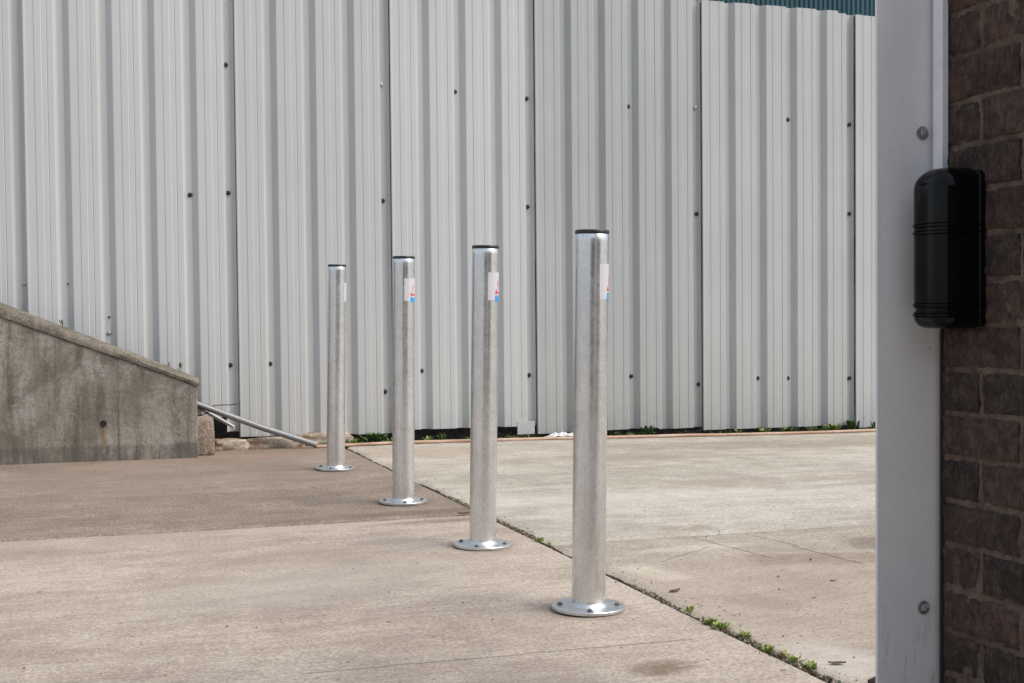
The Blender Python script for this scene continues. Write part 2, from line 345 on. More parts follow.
M['moss'] = leafmat('moss', (.05,.055,.02), (.10,.12,.035))
M['deadleaf'] = leafmat('dead_leaf', (.07,.04,.025), (.14,.085,.05))
M['straw'] = leafmat('dry_straw', (.26,.18,.10), (.38,.29,.18))
t = NT('grit'); oi = t.n('ShaderNodeAttribute', attribute_name='tint'); M['grit'] = t.fin(t.mix(oi.outputs['Fac'], (.05,.035,.028), (.36,.30,.24)), .9)
t = NT('crumpled_film'); n1 = t.noise(t.P, 30, 4, .6); M['film'] = t.fin(t.mix(t.ramp(n1, .4, .6), (.66,.66,.68), (.48,.47,.46)), .35)

# ------------------------------------------------------------------ ground
mb = MB(); mb.add([(-300,-300,-.12),(300,-300,-.12),(300,300,-.12),(-300,300,-.12)], [(0,1,2,3)])
tag(mb.build('ground', M['far_ground']), kind='structure')
# bed of dark soil under the joints and along the foot of the fence
mb = MB(); nx, ny = 150, 34
for j in range(ny+1):
    for i in range(nx+1):
        x = -3 + 10*i/nx; y = 7.2 + 1.7*j/ny
        z = gz(x, y) - .022 + .02*fn(x*9, y*9) + .012*fn(x*27, y*27) + .20*smooth((y-7.76)/.35)
        mb.v.append((x, y, z)); mb.t.append(.5)
for j in range(ny):
    for i in range(nx):
        a = j*(nx+1)+i; mb.f.append((a, a+1, a+nx+2, a+nx+1)); mb.m.append(0)
tag(mb.build('soil', M['soil'], smooth=True, angle=180), kind='structure')
mb = MB(); mb.box((-12,-6,-.10),(14,7.3,-.075)); 
mb.box((1.50,1.0,-.07),(1.64,7.3,-.011)); mb.box((-3,4.9,-.07),(1.5,5.05,-.011)); mb.box((1.64,4.05,-.07),(7,4.35,-.03))
tag(mb.build('joint_bed', M['soil']), kind='structure')

def edge_left(y): return 1.551 + .010*fn(y*1.7, 3) + .011*fn(y*9, 5) + .008*fn(y*31, 2)
def edge_right(y): return 1.573 + .010*fn(y*1.7, 3) + .015*fn(y*7, 9) + .010*fn(y*29, 7)
def slab(name, xs, ys, x_edge, side, mat, y0f=None, y1f=None):
    """grid sheet with a ragged, slightly broken edge along the joint; xs/ys grid lines"""
    mb = MB(); NX, NY = len(xs), len(ys)
    for j, y in enumerate(ys):
        for i, x in enumerate(xs):
            yy = y
            if j == 0 and y0f: yy = y0f(x)
            if j == NY-1 and y1f: yy = y1f(x)
            xx = x; dz = .0
            if side == 'r' and i == NX-1: xx = x_edge(yy); dz = -.006 - .004*abs(fn(yy*21))
            if side == 'l' and i == 0: xx = x_edge(yy); dz = -.006 - .005*abs(fn(yy*19, 4))
            if (j == 0 and y0f) or (j == NY-1 and y1f): dz = min(dz, -.005)
            z = gz(xx, yy) + dz + .0016*fn(xx*2.1, yy*2.1) + .0006*fn(xx*9, yy*9)
            mb.v.append((xx, yy, z)); mb.t.append(.5)
    for j in range(NY-1):
        for i in range(NX-1):
            a = j*NX+i; mb.f.append((a, a+1, a+NX+1, a+NX)); mb.m.append(0)
    # skirt
    per = [j*NX + (NX-1 if side == 'r' else 0) for j in range(NY)]
    b = len(mb.v)
    for p in per: x, y, z = mb.v[p]; mb.v.append((x, y, z-.06)); mb.t.append(.5)
    for k in range(len(per)-1): mb.f.append((per[k], per[k+1], b+k+1, b+k)); mb.m.append(0)
    for j, fl in ((0, y0f), (NY-1, y1f)):
        if fl:
            row = [j*NX+i for i in range(NX)]; b = len(mb.v)
            for p in row: x, y, z = mb.v[p]; mb.v.append((x, y, z-.06)); mb.t.append(.5)
            for k in range(NX-1): mb.f.append((row[k], row[k+1], b+k+1, b+k)); mb.m.append(0)
    return tag(mb.build(name, mat, smooth=True, angle=50), kind='structure')
def lin(a, b, n): return [a + (b-a)*i/n for i in range(n+1)]
YL = lambda x: 4.99 - .042*(x+.2) + .008*fn(x*6, 1) + .004*fn(x*30, 8)
YLf = lambda x: YL(x) + .005 + .004*abs(fn(x*14, 6))
YR = lambda x: 4.215 - .03*(x-1.6) + .007*fn(x*5, 11) + .004*fn(x*28, 3)
YRf = lambda x: YR(x) + .006 + .003*abs(fn(x*14, 6))
xl = lin(-12, -1, 11) + lin(-.96, 1.50, 90) + [1.52, 1.535, 1.545, 1.553]
xr = [1.569, 1.592, 1.60, 1.61] + lin(1.63, 3.6, 66) + lin(3.7, 14, 60)
slab('concrete_slab', xl, lin(-6, 1.8, 8) + lin(1.85, 4.90, 150) + [4.95], edge_left, 'r', M['slab_left'], None, YL)
slab('concrete_slab', xl, [4.97] + lin(5.0, 7.62, 110), edge_left, 'r', M['slab_left_far'], YLf, None)
slab('concrete_slab', xr, lin(-6, 1.8, 8) + lin(1.85, 4.16, 120) + [4.20], edge_right, 'l', M['slab_right'], None, YR)
slab('concrete_slab', xr, [4.23] + lin(4.27, 7.492, 110), edge_right, 'l', M['slab_right_far'], YRf, None)

# ------------------------------------------------------------------ profiled steel fence
PITCH = .22354; R0 = -.181; FY = 7.72; DEP = .033
def ridge(i): return R0 + PITCH*i
def fence_y(s):      # s in 0..1 from a crown's right edge; depth behind the crown
    pts = [(0,0),(.012,.0012),(.098,DEP),(.235,DEP),(.372,.0005),(.39,0),(.56,0),(.575,-.0022),(.60,-.0022),(.72,-.0022),(.735,0),(.84,0),(.86,.0028),(.875,0),(.985,0),(1,0)]
    for (a, ya), (b, yb) in zip(pts, pts[1:]):
        if a <= s <= b: return ya + (yb-ya)*(s-a)/(b-a)
    return 0
PS = [0,.012,.098,.235,.372,.39,.445,.56,.575,.60,.72,.735,.84,.86,.875,.985]
fence = empty('sheet_metal_fence', (0, FY, 0))
tag(fence, 'tall pale grey corrugated steel sheet fence closing the back of the yard', 'fence')
def ztop(x): return 2.694 + .05*smooth((3.95-x)/.9) - .009*max(0, x-4.1) - (.014 if x > 4.9 else 0)
def sheet(i0, i1, zb, tint, dy, dz=0., xcut=None, notch=None):
    xs = []
    for i in range(i0, i1+1):
        for s in PS:
            x = ridge(i) + PITCH*s
            if ridge(i0) + PITCH*.38 <= x <= ridge(i1) + PITCH*.57: xs.append((x, fence_y(s)))
    xs = [(ridge(i0) + PITCH*.315, .004), (ridge(i0) + PITCH*.335, 0.)] + xs
    if xcut: xs = [q for q in xs if xcut[0] <= q[0] <= xcut[1]]
    if notch:
        for nx_ in notch[:2]:
            xs.append((nx_, fence_y(((nx_-R0)/PITCH) % 1)))
        xs.sort()
    mb = MB(); TH = .0012
    zs = [0, .12, .3, .7, 1.2, 1.8, 2.3, None]
    ni = len(xs)
    for j, zz in enumerate(zs):
        for x, y in xs:
            b = zb(x)
            if notch and notch[0]-1e-6 <= x <= notch[1]+1e-6: b = notch[2]
            z = b if j == 0 else (ztop(x)+dz if zz is None else max(zz, b+.002*j))
            wob = .0025*fn(x*.8, z*1.1, i0)
            lip = -.003*max(0, 1-(x-xs[0][0])/.012)
            mb.v.append((x, y + dy + wob + lip, z)); mb.t.append(tint)
    for j in range(len(zs)-1):
        for i in range(ni-1):
            a = j*ni+i; mb.f.append((a, a+1, a+ni+1, a+ni)); mb.m.append(0)
    o = mb.build('cladding_sheet', M['sheet'], fence)
    md = o.modifiers.new('thickness', 'SOLIDIFY'); md.thickness = TH*1.6; md.offset = 0
    return o
lerp = lambda a, b, x: a[1] + (b[1]-a[1])*(x-a[0])/(b[0]-a[0])
sheet(-10, -5, lambda x: .12, .42, 0)
sheet(-5, 0, lambda x: .12, .55, -.004)
sheet(0, 5, lambda x: .105 - .02*(x-.2), .50, -.008, .004, None, (.835, .935, .175))
sheet(5, 9, lambda x: .060 - .02*(x-1), .56, -.012, -.002)
sheet(9, 13, lambda x: .062 - .010*(x-1.9), .50, -.016, .003)
sheet(13, 18, lambda x: .004 + .010*(x-2.8) - (.012 if x > 3.6 else 0), .72, -.020, .004)
sheet(18, 23, lambda x: -.016 - .008*(x-3.9), .66, -.024, 0)
sheet(23, 28, lambda x: -.045 - .008*(x-5), .60, -.028, -.004)
sheet(28, 33, lambda x: -.05, .55, -.032)
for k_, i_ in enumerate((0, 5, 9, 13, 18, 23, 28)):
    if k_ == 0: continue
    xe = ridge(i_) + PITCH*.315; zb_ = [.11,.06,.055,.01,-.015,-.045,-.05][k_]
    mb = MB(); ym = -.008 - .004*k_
    mb.box((xe-.0029, ym+.006, zb_), (xe-.0005, ym+.018, ztop(xe)-.01)); mb.build('lap_seam', M['seam'], fence)  # thin strip added along the lap, standing in for its shadow gap
# short offcut of sheet pushed under the fence
mb = MB(); mb.box((2.665, -.022, .006), (2.775, -.018, .085), 0, .5); mb.build('patch_strip', M['sheet'], fence)
SC = [(225,.960,2.156,0),(0,.755,1.423,0),(0,.965,1.438,0),(0,.962,.466,0),(0,1.851,2.083,1),(0,1.855,1.407,0),(0,1.854,.289,0),(0,1.186,.468,0),(0,2.295,2.06,0),
      (0,2.073,.405,0),(0,2.753,2.037,0),(0,2.753,1.384,0),(0,2.753,.362,0),(0,3.422,2.014,0),(0,3.431,.338,0),(0,3.884,2.025,1),(0,3.888,1.355,0),(0,3.896,.274,0),
      (0,4.546,1.972,0),(0,4.541,.295,0),(0,5.004,1.955,0),(0,5.003,1.369,0),(0,5.001,.283,0),(0,4.32,.301,0),(0,-.123,.93,1),(0,.098,.929,2),(0,.309,.746,2),(0,.307,.658,1)]
def screw_mesh(mat, r):
    mb = MB(); ax = Matrix.Rotation(R(90), 4, 'X')
    mb.lathe([(r*1.25,0),(r*1.25,.0025),(r*.8,.003),(r*.78,.007),(r*.5,.009),(.001,.0092)], 14, axis=ax, cap=True)
    return mb.build('screw', mat, fence, smooth=True)
scr = {0: screw_mesh(M['screw'], .0105), 1: screw_mesh(M['screw_bare'], .010), 2: screw_mesh(M['screw'], .0045)}
used = set()
for _, x, z, k in SC:
    s = ((x-R0)/PITCH) % 1; i = int((x-R0)//PITCH)
    x2 = ridge(i) + PITCH*min(max(s, .11), .27)
    o = scr[k]
    if k in used: o = o.copy(); COL.objects.link(o); o.parent = fence
    used.add(k); seg = 0 if i < 0 else [0,0,0,0,0,1,1,1,1,2,2,2,2,3,3,3,3,3,4,4,4,4,4,5,5,5][i]
    o.location = (x2, DEP - .009 - .004*seg - .0012, z)
    if k == 1: o['label'] = 'bare metal screw head'

# ------------------------------------------------------------------ teal clad building behind
tb = empty('clad_building', (9, 14, 0))
tag(tb, 'dark teal ribbed metal building rising behind the right end of the fence', 'building')
mb = MB(); x = -16.; vs = []; 
while x < 16: vs += [(x,0),(x+.028,0),(x+.040,-.018),(x+.052,-.018)]; x += .064
n_ = len(vs)
mb.add([(a, b, -.1) for a, b in vs] + [(a, b, 6.5) for a, b in vs], [(i, i+1, n_+i+1, n_+i) for i in range(n_-1)])
mb.build('wall', M['teal'], tb)
mb = MB(); mb.box((-16,.01,-.1),(16,8,6.5)); mb.box((-16.2,-.15,6.5),(16.2,8.2,6.7)); mb.build('roof', M['teal'], tb)

# ------------------------------------------------------------------ ramp side wall
RA = R(-4.0)
ramp = empty('ramp_wall', (0, 7.335, 0), (0, 0, RA))
tag(ramp, 'low grey weathered concrete ramp wall sloping down to the right before the fence', 'wall')
def rt_z(x): return .8175 - .4165*(x+.2365)
mb = MB(); xs = lin(-3.2, .732, 80); prof = []
NXr = len(xs)
rows = []
for x in xs:
    top = rt_z(x) - (.058 - .025*smooth((x+.24)/.97))
    c = [(x, .0, -.03)] + [(x, .0035*fn(x*5, k*1.3) , .0 + top*k/6) for k in range(1, 6)] + [(x, .002, top), (x, .255, top+.0), (x, .255, -.03)]
    rows.append(c)
m_ = len(rows[0]); V = [p for r in rows for p in r]; F = []
for i in range(NXr-1):
    for k in range(m_-1): a = i*m_+k; F.append((a, a+m_, a+m_+1, a+1))
F.append(tuple(range(m_))); F.append(tuple(reversed([(NXr-1)*m_+k for k in range(m_)])))
mb.add(V, F); mb.build('retaining_face', M['ramp'], ramp, bevel=.006)
mb = MB(); rows = []; xs = lin(-3.2, .742, 240)
for x in xs:
    th = .058 - .025*smooth((x+.24)/.97); top = rt_z(x)
    c = [(-.006+.004*fn(x*20,1), -th+.004*fn(x*26,2)), (-.010+.005*fn(x*31,3), -th*.5), (.004+.004*fn(x*24,8), -.006+.004*fn(x*40,4)), (.03, .004*fn(x*33,5)),
         (.13, .008+.005*fn(x*28,6)), (.25, .004*fn(x*31,7)), (.262,-.02), (.262,-th)]
    rows.append([(x, a, top+b) for a, b in c])
m_ = len(rows[0]); V = [p for r in rows for p in r]; F = []
for i in range(len(rows)-1):
    for k in range(m_): a = i*m_; k2 = (k+1) % m_; F.append((a+k, a+m_+k, a+m_+k2, a+k2))
F.append(tuple(range(m_))); F.append(tuple(reversed([(len(rows)-1)*m_+k for k in range(m_)])))
mb.add(V, F); mb.build('coping', M['coping'], ramp, smooth=True, angle=60)
mb = MB(); ax = Matrix.Translation((.255, .0, .196)) @ Matrix.Rotation(R(90), 4, 'X')
mb.lathe([(.0155,-.03),(.0175,.003),(.0125,.004),(.0115,.001)], 20, axis=ax, cap=False); mb.build('drain_sleeve', M['rust'], ramp, smooth=True)
mb = MB(); mb.lathe([(.0005,.0012),(.0125,.0014)], 20, axis=ax, cap=False); mb.build('drain_hole', M['screw'], ramp)

# ------------------------------------------------------------------ bits at the ramp's end
def rock(name, c, s, mat, seed, rough=.16, boxy=.0, rot=0., sub=4):
    bm = bmesh.new(); bmesh.ops.create_icosphere(bm, subdivisions=sub, radius=1)
    for v in bm.verts:
        p = v.co.copy()
        if boxy:
            q = max(abs(p.x), abs(p.y), abs(p.z)); p = p.lerp(p/q, boxy)
        d = 1 + rough*noise.noise(p*1.4 + Vector((seed,0,0))) + rough*.45*noise.noise(p*4.5 + Vector((seed,3,0)))
        v.co = Vector((p.x*s[0]*d, p.y*s[1]*d, p.z*s[2]*d))
    me = bpy.data.meshes.new(name); bm.to_mesh(me); bm.free(); me.materials.append(mat)
    for p in me.polygons: p.use_smooth = True
    o = bpy.data.objects.new(name, me); COL.objects.link(o); o.location = c; o.rotation_euler = (0,0,rot); return o
o = rock('concrete_block', (.775, 7.46, .095), (.055,.10,.107), M['aggregate'], 4, .03, .8); tag(o, 'small upright rounded block of pinkish exposed aggregate at the low end of the ramp wall', 'block')
for (x, y, w, h, lab) in [(.935,7.60,.095,.040,'mossy brown stone nearest the upright aggregate block'),(1.185,7.625,.170,.037,'long pale stone in the middle of the row under the leaning pipe'),
                     (1.47,7.70,.17,.042,'brown stone half hidden behind the farthest bollard')]:
    o = rock('foot_stone', (x, y, .022), (w,.05,h), M['stone'], x*9, .22, .72); tag(o, lab, 'stone', 'stones along the foot of the fence')
mb = MB(); mb.tube([(.40,7.66,.420),(.766,7.62,.258),(1.10,7.56,.124),(1.405,7.505,.016)], .0172, 20); o = mb.build('steel_pipe', M['galv_dull'], smooth=True)
tag(o, 'straight grey galvanised pipe leaning down to the ground from behind the ramp wall', 'pipe')
mb = MB(); 
mb.add([(.74,7.668,.272),(.975,7.668,.128),(.975,7.668,.105),(.74,7.668,.245),(.74,7.664,.272),(.975,7.664,.128),(.975,7.664,.105),(.74,7.664,.245),(.74,7.640,.262),(.965,7.640,.124)],
       [(0,1,2,3),(7,6,5,4),(0,4,5,1),(3,2,6,7),(4,8,9,5),(1,5,6,2)])
o = mb.build('steel_angle', M['sheet']); tag(o, 'short pale strip of folded sheet metal lying under the leaning pipe', 'metal strip')
mb = MB(); pts = [(.76,7.60,.19),(.80,7.59,.205),(.835,7.60,.225),(.825,7.61,.24),(.86,7.61,.25),(.90,7.60,.252),(.95,7.605,.25),(.985,7.61,.255)]
mb.tube(pts, .0028, 6); mb.tube([(.75,7.60,.21),(.78,7.585,.225),(.82,7.59,.215),(.79,7.60,.20),(.755,7.59,.203)], .003, 6)
o = mb.build('tie_wire', M['rust'], smooth=True); tag(o, 'thin rusty wire twisted round the leaning pipe beside the ramp end', 'wire')
# brown hose along the foot of the fence
mb = MB(); pts = []
for i in range(121):
    x = 1.40 + i*.045; y = 7.495 + .012*fn(x*.9, 2) + .006*fn(x*3.1, 4) - .01*smooth((x-2)/2)
    z = gz(x, y) + .0125 + .004*max(0, fn(x*2.3, 8)) - .004
    pts.append((x, y, z))
mb.tube(pts, .0100, 14); o = mb.build('hose', M['hose'], smooth=True); tag(o, 'long orange brown hose lying along the foot of the fence', 'hose')
# scraps
def scrap(c, w, h, seed, lab, mat):
    mb = MB(); n = 14
    for j in range(7):
        for i in range(n):
            x = (i/(n-1)-.5)*w; y = (j/6-.5)*.06
            mb.v.append((x, y+.012*fn(i*.7+seed, j), abs(h*(.5+.7*fn(i*.55+seed, j*.9)))*(1-abs(j/3-1)**2*.7)*(1-(2*x/w)**4))); mb.t.append(.5)
    for j in range(6):
        for i in range(n-1): a = j*n+i; mb.f.append((a,a+1,a+n+1,a+n)); mb.m.append(0)
    o = mb.build('plastic_scrap', mat); o.location = c; o['_'] = 0; del o['_']
    md = o.modifiers.new('t','SOLIDIFY'); md.thickness = .0015
    return tag(o, lab, 'litter', 'scraps of litter under the fence')
scrap((2.92,7.62,-.010), .21, .040, 1, 'crumpled white plastic sheet under the fence left of the nearest bollard', M['film'])
scrap((3.80,7.62,-.045), .05, .025, 5, 'small torn white scrap under the fence right of the nearest bollard', M['film'])
scrap((4.16,7.62,-.055), .07, .018, 9, 'flat pale scrap under the right hand part of the fence', M['film'])

# ------------------------------------------------------------------ bollards
def curved(mb, r, zc, poly_uv, z0, a0):
    """poly strips in (u, v) metres mapped on the tube; poly_uv is list of quads subdivided along u"""
    for q in poly_uv:
        (ua, va), (ub, vb), (uc, vc), (ud, vd) = q; N = 10; vs = []; fs = []
        for i in range(N+1):
            s = i/N; lo = (ua+(ub-ua)*s, va+(vb-va)*s); hi = (ud+(uc-ud)*s, vd+(vc-vd)*s)
            for u, v in (lo, hi):
                a = a0 + u/.0445; vs.append((r*math.cos(a), r*math.sin(a), z0 - v))
        for i in range(N): fs.append((2*i, 2*i+2, 2*i+3, 2*i+1))
        mb.add(vs, fs)
def make_bollard():
    root = empty('bollard', (0,0,0))
    mb = MB(); mb.lathe([(.0442,.004),(.0445,.03),(.0445,.35),(.0445,.7),(.0445,.970),(.0445,.9865),(.0435,.988)], 72); mb.build('tube', M['galv'], root, smooth=True)
    mb = MB(); r = .0975; mb.lathe([(r-.0015,.0005),(r,.002),(r,.0085),(r-.0015,.010),(.05,.0102),(.0446,.0102)], 96, cap=False)
    fl = mb.build('base_flange', M['galv_plate'], root, smooth=True)
    mb = MB(); n = 72; prof = [(.0525,.0103),(.0512,.0116),(.0485,.0142),(.0460,.0178),(.0447,.0195)]; vs = []; fs = []
    for j, (rr, z) in enumerate(prof):
        for k in range(n):
            a = 2*math.pi*k/n; w = 1 + (.010*fn(k*.9, j) if j in (1,2,3) else .004*fn(k*.6, 5)*(j==0)); vs.append((rr*w*math.cos(a), rr*w*math.sin(a), z))
    for j in range(len(prof)-1):
        for k in range(n): k2 = (k+1) % n; fs.append((j*n+k, j*n+k2, (j+1)*n+k2, (j+1)*n+k))
    mb.add(vs, fs); mb.build('weld', M['galv_plate'], fl, smooth=True, angle=70)
    for k in range(4):
        a = R(-90 - 18.9 + 90*k); c = Vector((.0755*math.cos(a), .0755*math.sin(a), 0))
        mb = MB(); mb.lathe([(.0082,.0104),(.0082,.0115),(.0070,.0117)], 24); 
        mb.lathe([(.0060,.0116),(.0060,.0148),(.0052,.0156)], 6, axis=Matrix.Rotation(.3*k+.2, 4, 'Z')); mb.lathe([(.0030,.0154),(.0030,.0164),(.0024,.0168)], 14)
        b = mb.build('bolt', M['bolt'], root, loc=c)
    mb = MB(); mb.lathe([(.0430,.9875),(.0450,.988),(.0452,.989),(.0452,.9955),(.0440,.9975),(.040,.9985),(.001,.9995)], 72); mb.build('end_cap', M['black_cap'], root, smooth=True)
    # sticker wrapped on the side
    W_, H_ = .090, .091; z0 = .909
    mb = MB(); curved(mb, .0449, 0, [((0,0),(W_,0),(W_,H_),(0,H_))], z0, 0)
    st = mb.build('sticker', M['st_white'], root, smooth=True)
    mb = MB(); L = (.027,.070); A = (.044,.022); Rr = (.068,.070); t_ = .0075
    curved(mb, .0452, 0, [(L, (L[0]+t_*1.25, L[1]-t_*.55), (A[0], A[1]+t_*1.9), A), (A, (A[0], A[1]+t_*1.9), (Rr[0]-t_*1.25, Rr[1]-t_*.55), Rr),
                          ((L[0],L[1]-t_*.75), (Rr[0],L[1]-t_*.75), (Rr[0],L[1]), (L[0],L[1]))], z0, 0)
    mb.build('red_triangle', M['st_red'], st, smooth=True)
    mb = MB(); curved(mb, .0452, 0, [((.027,.075),(.040,.075),(.040,.079),(.027,.079)), ((.027,.0795),(.080,.0795),(.080,.096),(.027,.096)), ((.050,.075),(.080,.075),(.080,.079),(.050,.079))], z0, 0)
    mb.build('blue_panel', M['st_blue'], st, smooth=True)
    return root
def copy_tree(o, parent=None):
    c = o.copy(); COL.objects.link(c)
    if parent: c.parent = parent
    for ch in list(o.children): copy_tree(ch, c)
    return c
proto = make_bollard()
CY = math.atan2(462, 1350)                 # camera heading, measured from +Y towards +X
stkrs = {1: 28, 2: 12, 3: 3, 4: 52}
spots = [(1, 1.333, 3.291, .97, 0, 'nearest and tallest looking galvanised steel bollard, sticker just turning out of sight'),
         (2, 1.351, 4.268, 1.10, -14, 'galvanised steel bollard second from the nearest, part of its red and blue sticker showing'),
         (3, 1.345, 5.312, .75, 10, 'galvanised steel bollard third from the nearest with its white sticker facing out widest'),
         (4, 1.309, 6.506, 1.15, -10, 'farthest galvanised steel bollard by the stones at the end of the leaning pipe')]
for n, x, y, lean, rz, lab in spots:
    o = proto if n == 1 else copy_tree(proto)
    o.location = (x, y, gz(x, y) + .0015)
    # lean towards the picture's right: rotate about the horizontal viewing direction
    ax = Vector((math.sin(CY), math.cos(CY), 0)); q = Matrix.Rotation(R(lean), 3, ax)
    o.rotation_euler = (q @ Matrix.Rotation(R(rz), 3, 'Z')).to_euler()
    # angle of the tube side facing the eye at (0,0)
    face = math.atan2(-y, -x)
    for ch in o.children:
        if ch.name.startswith('sticker'): ch.rotation_euler = (0, 0, face + R(stkrs[n]) - R(rz))
    tag(o, lab, 'bollard', 'row of galvanised bollards')

# ------------------------------------------------------------------ door post
PY = 1.945
post = empty('door_post', (1.379, PY, 0))
tag(post, 'flat pale grey painted steel door post standing at the end of the brick wall', 'post')
mb = MB(); xa, xb = 1.3133-1.379, 1.4452-1.379
mb.box((xa, 0, -.02), (xb, .006, 2.3)); o = mb.build('post_face', M['post'], post, bevel=.0012)
mb = MB(); mb.box((xa+.085, .0065, -.02), (xa+.091, .11, 2.3)); mb.build('post_web', M['post'], post)
mb = MB(); mb.box((xa+.0915, .10, -.02), (xb+.15, .107, 2.3)); mb.build('back_flange', M['post'], post)
def pbolt(x, z, rot):
    mb = MB(); ax = Matrix.Rotation(R(90), 4, 'X')
    mb.lathe([(.0115,0),(.0115,.0018),(.009,.0022)], 24, axis=ax); mb.lathe([(.0078,.002),(.0078,.0070),(.0062,.0085)], 6, axis=ax @ Matrix.Rotation(rot, 4, 'Z'))
    mb.lathe([(.0045,.008),(.0045,.0115),(.0035,.013)], 14, axis=ax); b = mb.build('bolt', M['zinc'], post); b.location = (x-1.379, -.0003, z)
pbolt(1.4027, 1.0935, .2); pbolt(1.4050, .2858, .5)
# rusty threshold plate on the ground behind the post
mb = MB(); mb.box((-.05,0,0), (.5,.006,.010)); mb.box((-.045,-.16,0), (.5,0,.005)); o = mb.build('threshold_plate', M['rust'], bevel=.001)
o.location = (1.665, 2.452, .001); o.rotation_euler = (0,0,R(30)); tag(o, 'rusty brown steel threshold plate on the ground just beyond the grey post', 'metal plate')

# ------------------------------------------------------------------ brick wall
WX = 1.4288; WEND = 1.926; CP = .0739; BT = .0095
bw = empty('brick_wall', (WX, WEND, 0)); tag(bw, 'dark brown brick wall with sandy mortar filling the right edge of the picture', 'wall')
mb = MB(); rnd = random.Random(3)
def zc(k, y): return 1.2865 + .00*0 - CP*k + .020*(1.88 - y)       # top of course k at Y
def brick(ya, yb, k, det):
    """ya<yb along Y, front face on -X"""
    za, zb = -(k+1), -k; ty = rnd.random()**1.3; j = (rnd.random()-.5)*.004; sk = (rnd.random()-.5)*.003; sd = rnd.random()*50
    nu, nv = (26, 9) if det else (1, 1); vs = []; fs = []
    for a in range(nv+1):
        for b in range(nu+1):
            u = b/nu; v = a/nv; y = ya + (yb-ya)*u
            z0 = zc(k+1, y) + BT*.5; z1 = zc(k, y) - BT*.5; z = z0 + (z1-z0)*v + sk*(u-.5)
            e = min(u*(yb-ya), (1-u)*(yb-ya), v*.063, (1-v)*.063); x = j
            if det:
                x += .0035*(1-smooth(e/.0035)) + .003*fn(y*38, z*38, sd) + .0028*fn(y*100, z*100, sd)
                if e < .001:
                    y += .0016*fn(y*60, z*60, sd+3); z += .0016*fn(y*60, z*60, sd+9)
            vs.append((x, y-WEND, z))
    for a in range(nv):
        for b in range(nu): q = a*(nu+1)+b; fs.append((q, q+1, q+nu+2, q+nu+1))
    per = [b for b in range(nu+1)] + [a*(nu+1)+nu for a in range(1, nv+1)] + [nv*(nu+1)+b for b in range(nu-1, -1, -1)] + [a*(nu+1) for a in range(nv-1, 0, -1)]
    base = len(vs); vs += [(.03, vs[p][1], vs[p][2]) for p in per]; L = len(per)
    for q in range(L): fs.append((per[q], per[(q+1)%L], base+(q+1)%L, base+q))
    mb.add(vs, fs, 0, ty)
k0 = -10
for k in range(k0+6, 18):
    y = WEND; A = (k % 2 == 0); first = True
    while y > 1.46:
        L = (y - 1.835) if (first and A) else ((y - 1.737) if first else .1935)
        det = y > 1.0 and -1 <= k <= 17
        brick(y-L, y, k, det); y -= L + .0105; first = False
mb2 = MB(); mb2.box((-.0015, .0005, -.05), (.012, .0045, 1.66)); mb2.build('sealant', M['seam_dark'], bw)  # dark strip added for the shadow line between bricks and post
mb.build('brickwork', M['brick'], bw, smooth=True, angle=40)
mb = MB(); NU, NV = 90, 170; vs = []
for a in range(NV+1):
    for b in range(NU+1):
        y = 1.47 + (WEND-.0005-1.47)*b/NU; z = -.1 + 1.7*a/NV; vs.append((.0045 + .0035*fn(y*60, z*60) + .003*fn(y*14, z*14), y-WEND, z))
mb.add(vs, [(a*(NU+1)+b, a*(NU+1)+b+1, (a+1)*(NU+1)+b+1, (a+1)*(NU+1)+b) for a in range(NV) for b in range(NU)])
mb.box((.014, -.45, -.1), (.33, -.012, 1.66)); mb.build('mortar', M['mortar'], bw, smooth=True, angle=60)
mb = MB(); mb.box((-4.2, -6.4, -.1), (5.5, -6.0, 2.9)); mb.build('wall_return', M['mortar'], bw)  # unseen wall added behind the camera to darken the bollard reflections

# ------------------------------------------------------------------ cable trunking and sensor box
mb = MB(); mb.box((0,0,0), (.0125,.0255,1.2)); o = mb.build('cable_trunking', M['trunk'], bevel=.0012, bseg=3); o.location = (WX-.0130, 1.9085, .99)
tag(o, 'narrow white plastic cable trunking running up the wall from the black box', 'cable trunking')
sb = empty('sensor_box', (WX, 1.8655, .765)); tag(sb, 'glossy black rounded sensor box fixed on the brick wall', 'sensor')
def rr(w, d, r, inset, n=10):
    """half rounded outline: w along Y, d towards -X"""
    w -= 2*inset; d -= inset; r = max(.002, r-inset*.5); pts = [(0, w/2)]
    for k in range(n+1): a = R(90)*k/n; pts.append((-(d-r) - r*math.sin(a), w/2-r + r*math.cos(a)))
    for k in range(n+1): a = R(90)*k/n; pts.append((-(d-r) - r*math.cos(a), -(w/2-r) - r*math.sin(a)))
    pts.append((0, -w/2)); return pts
def loft(levels, w, d, r, x0):
    mb = MB(); vs = []; fs = []
    for z, ins in levels: vs += [(x0 + x, y, z) for x, y in rr(w, d, r, ins)]
    m = len(rr(w, d, r, 0))
    for j in range(len(levels)-1):
        for k in range(m): k2 = (k+1) % m; fs.append((j*m+k, j*m+k2, (j+1)*m+k2, (j+1)*m+k))
    fs.append(tuple(range(m))); fs.append(tuple((len(levels)-1)*m+k for k in range(m)))
    mb.add(vs, fs); return mb
HB = .262; lv = [(0,.016),(.002,.010),(.006,.005),(.012,.0015),(.018,0)]
def groove(z): return [(z-.0032,0),(z-.0022,.0022),(z+.0022,.0022),(z+.0032,0)]
def ridge_(z): return [(z-.0035,0),(z-.0030,.0012),(z-.0018,-.0016),(z+.0018,-.0016),(z+.0030,.0012),(z+.0035,0)]
for z in (.022, .030, .038): lv += ridge_(z) if z != .030 else groove(z)
for z in (.156, .168): lv += ridge_(z)
for k in range(0, 9): a = R(90)*k/8; lv.append((HB-.034 + .034*math.sin(a), .034*(1-math.cos(a))))
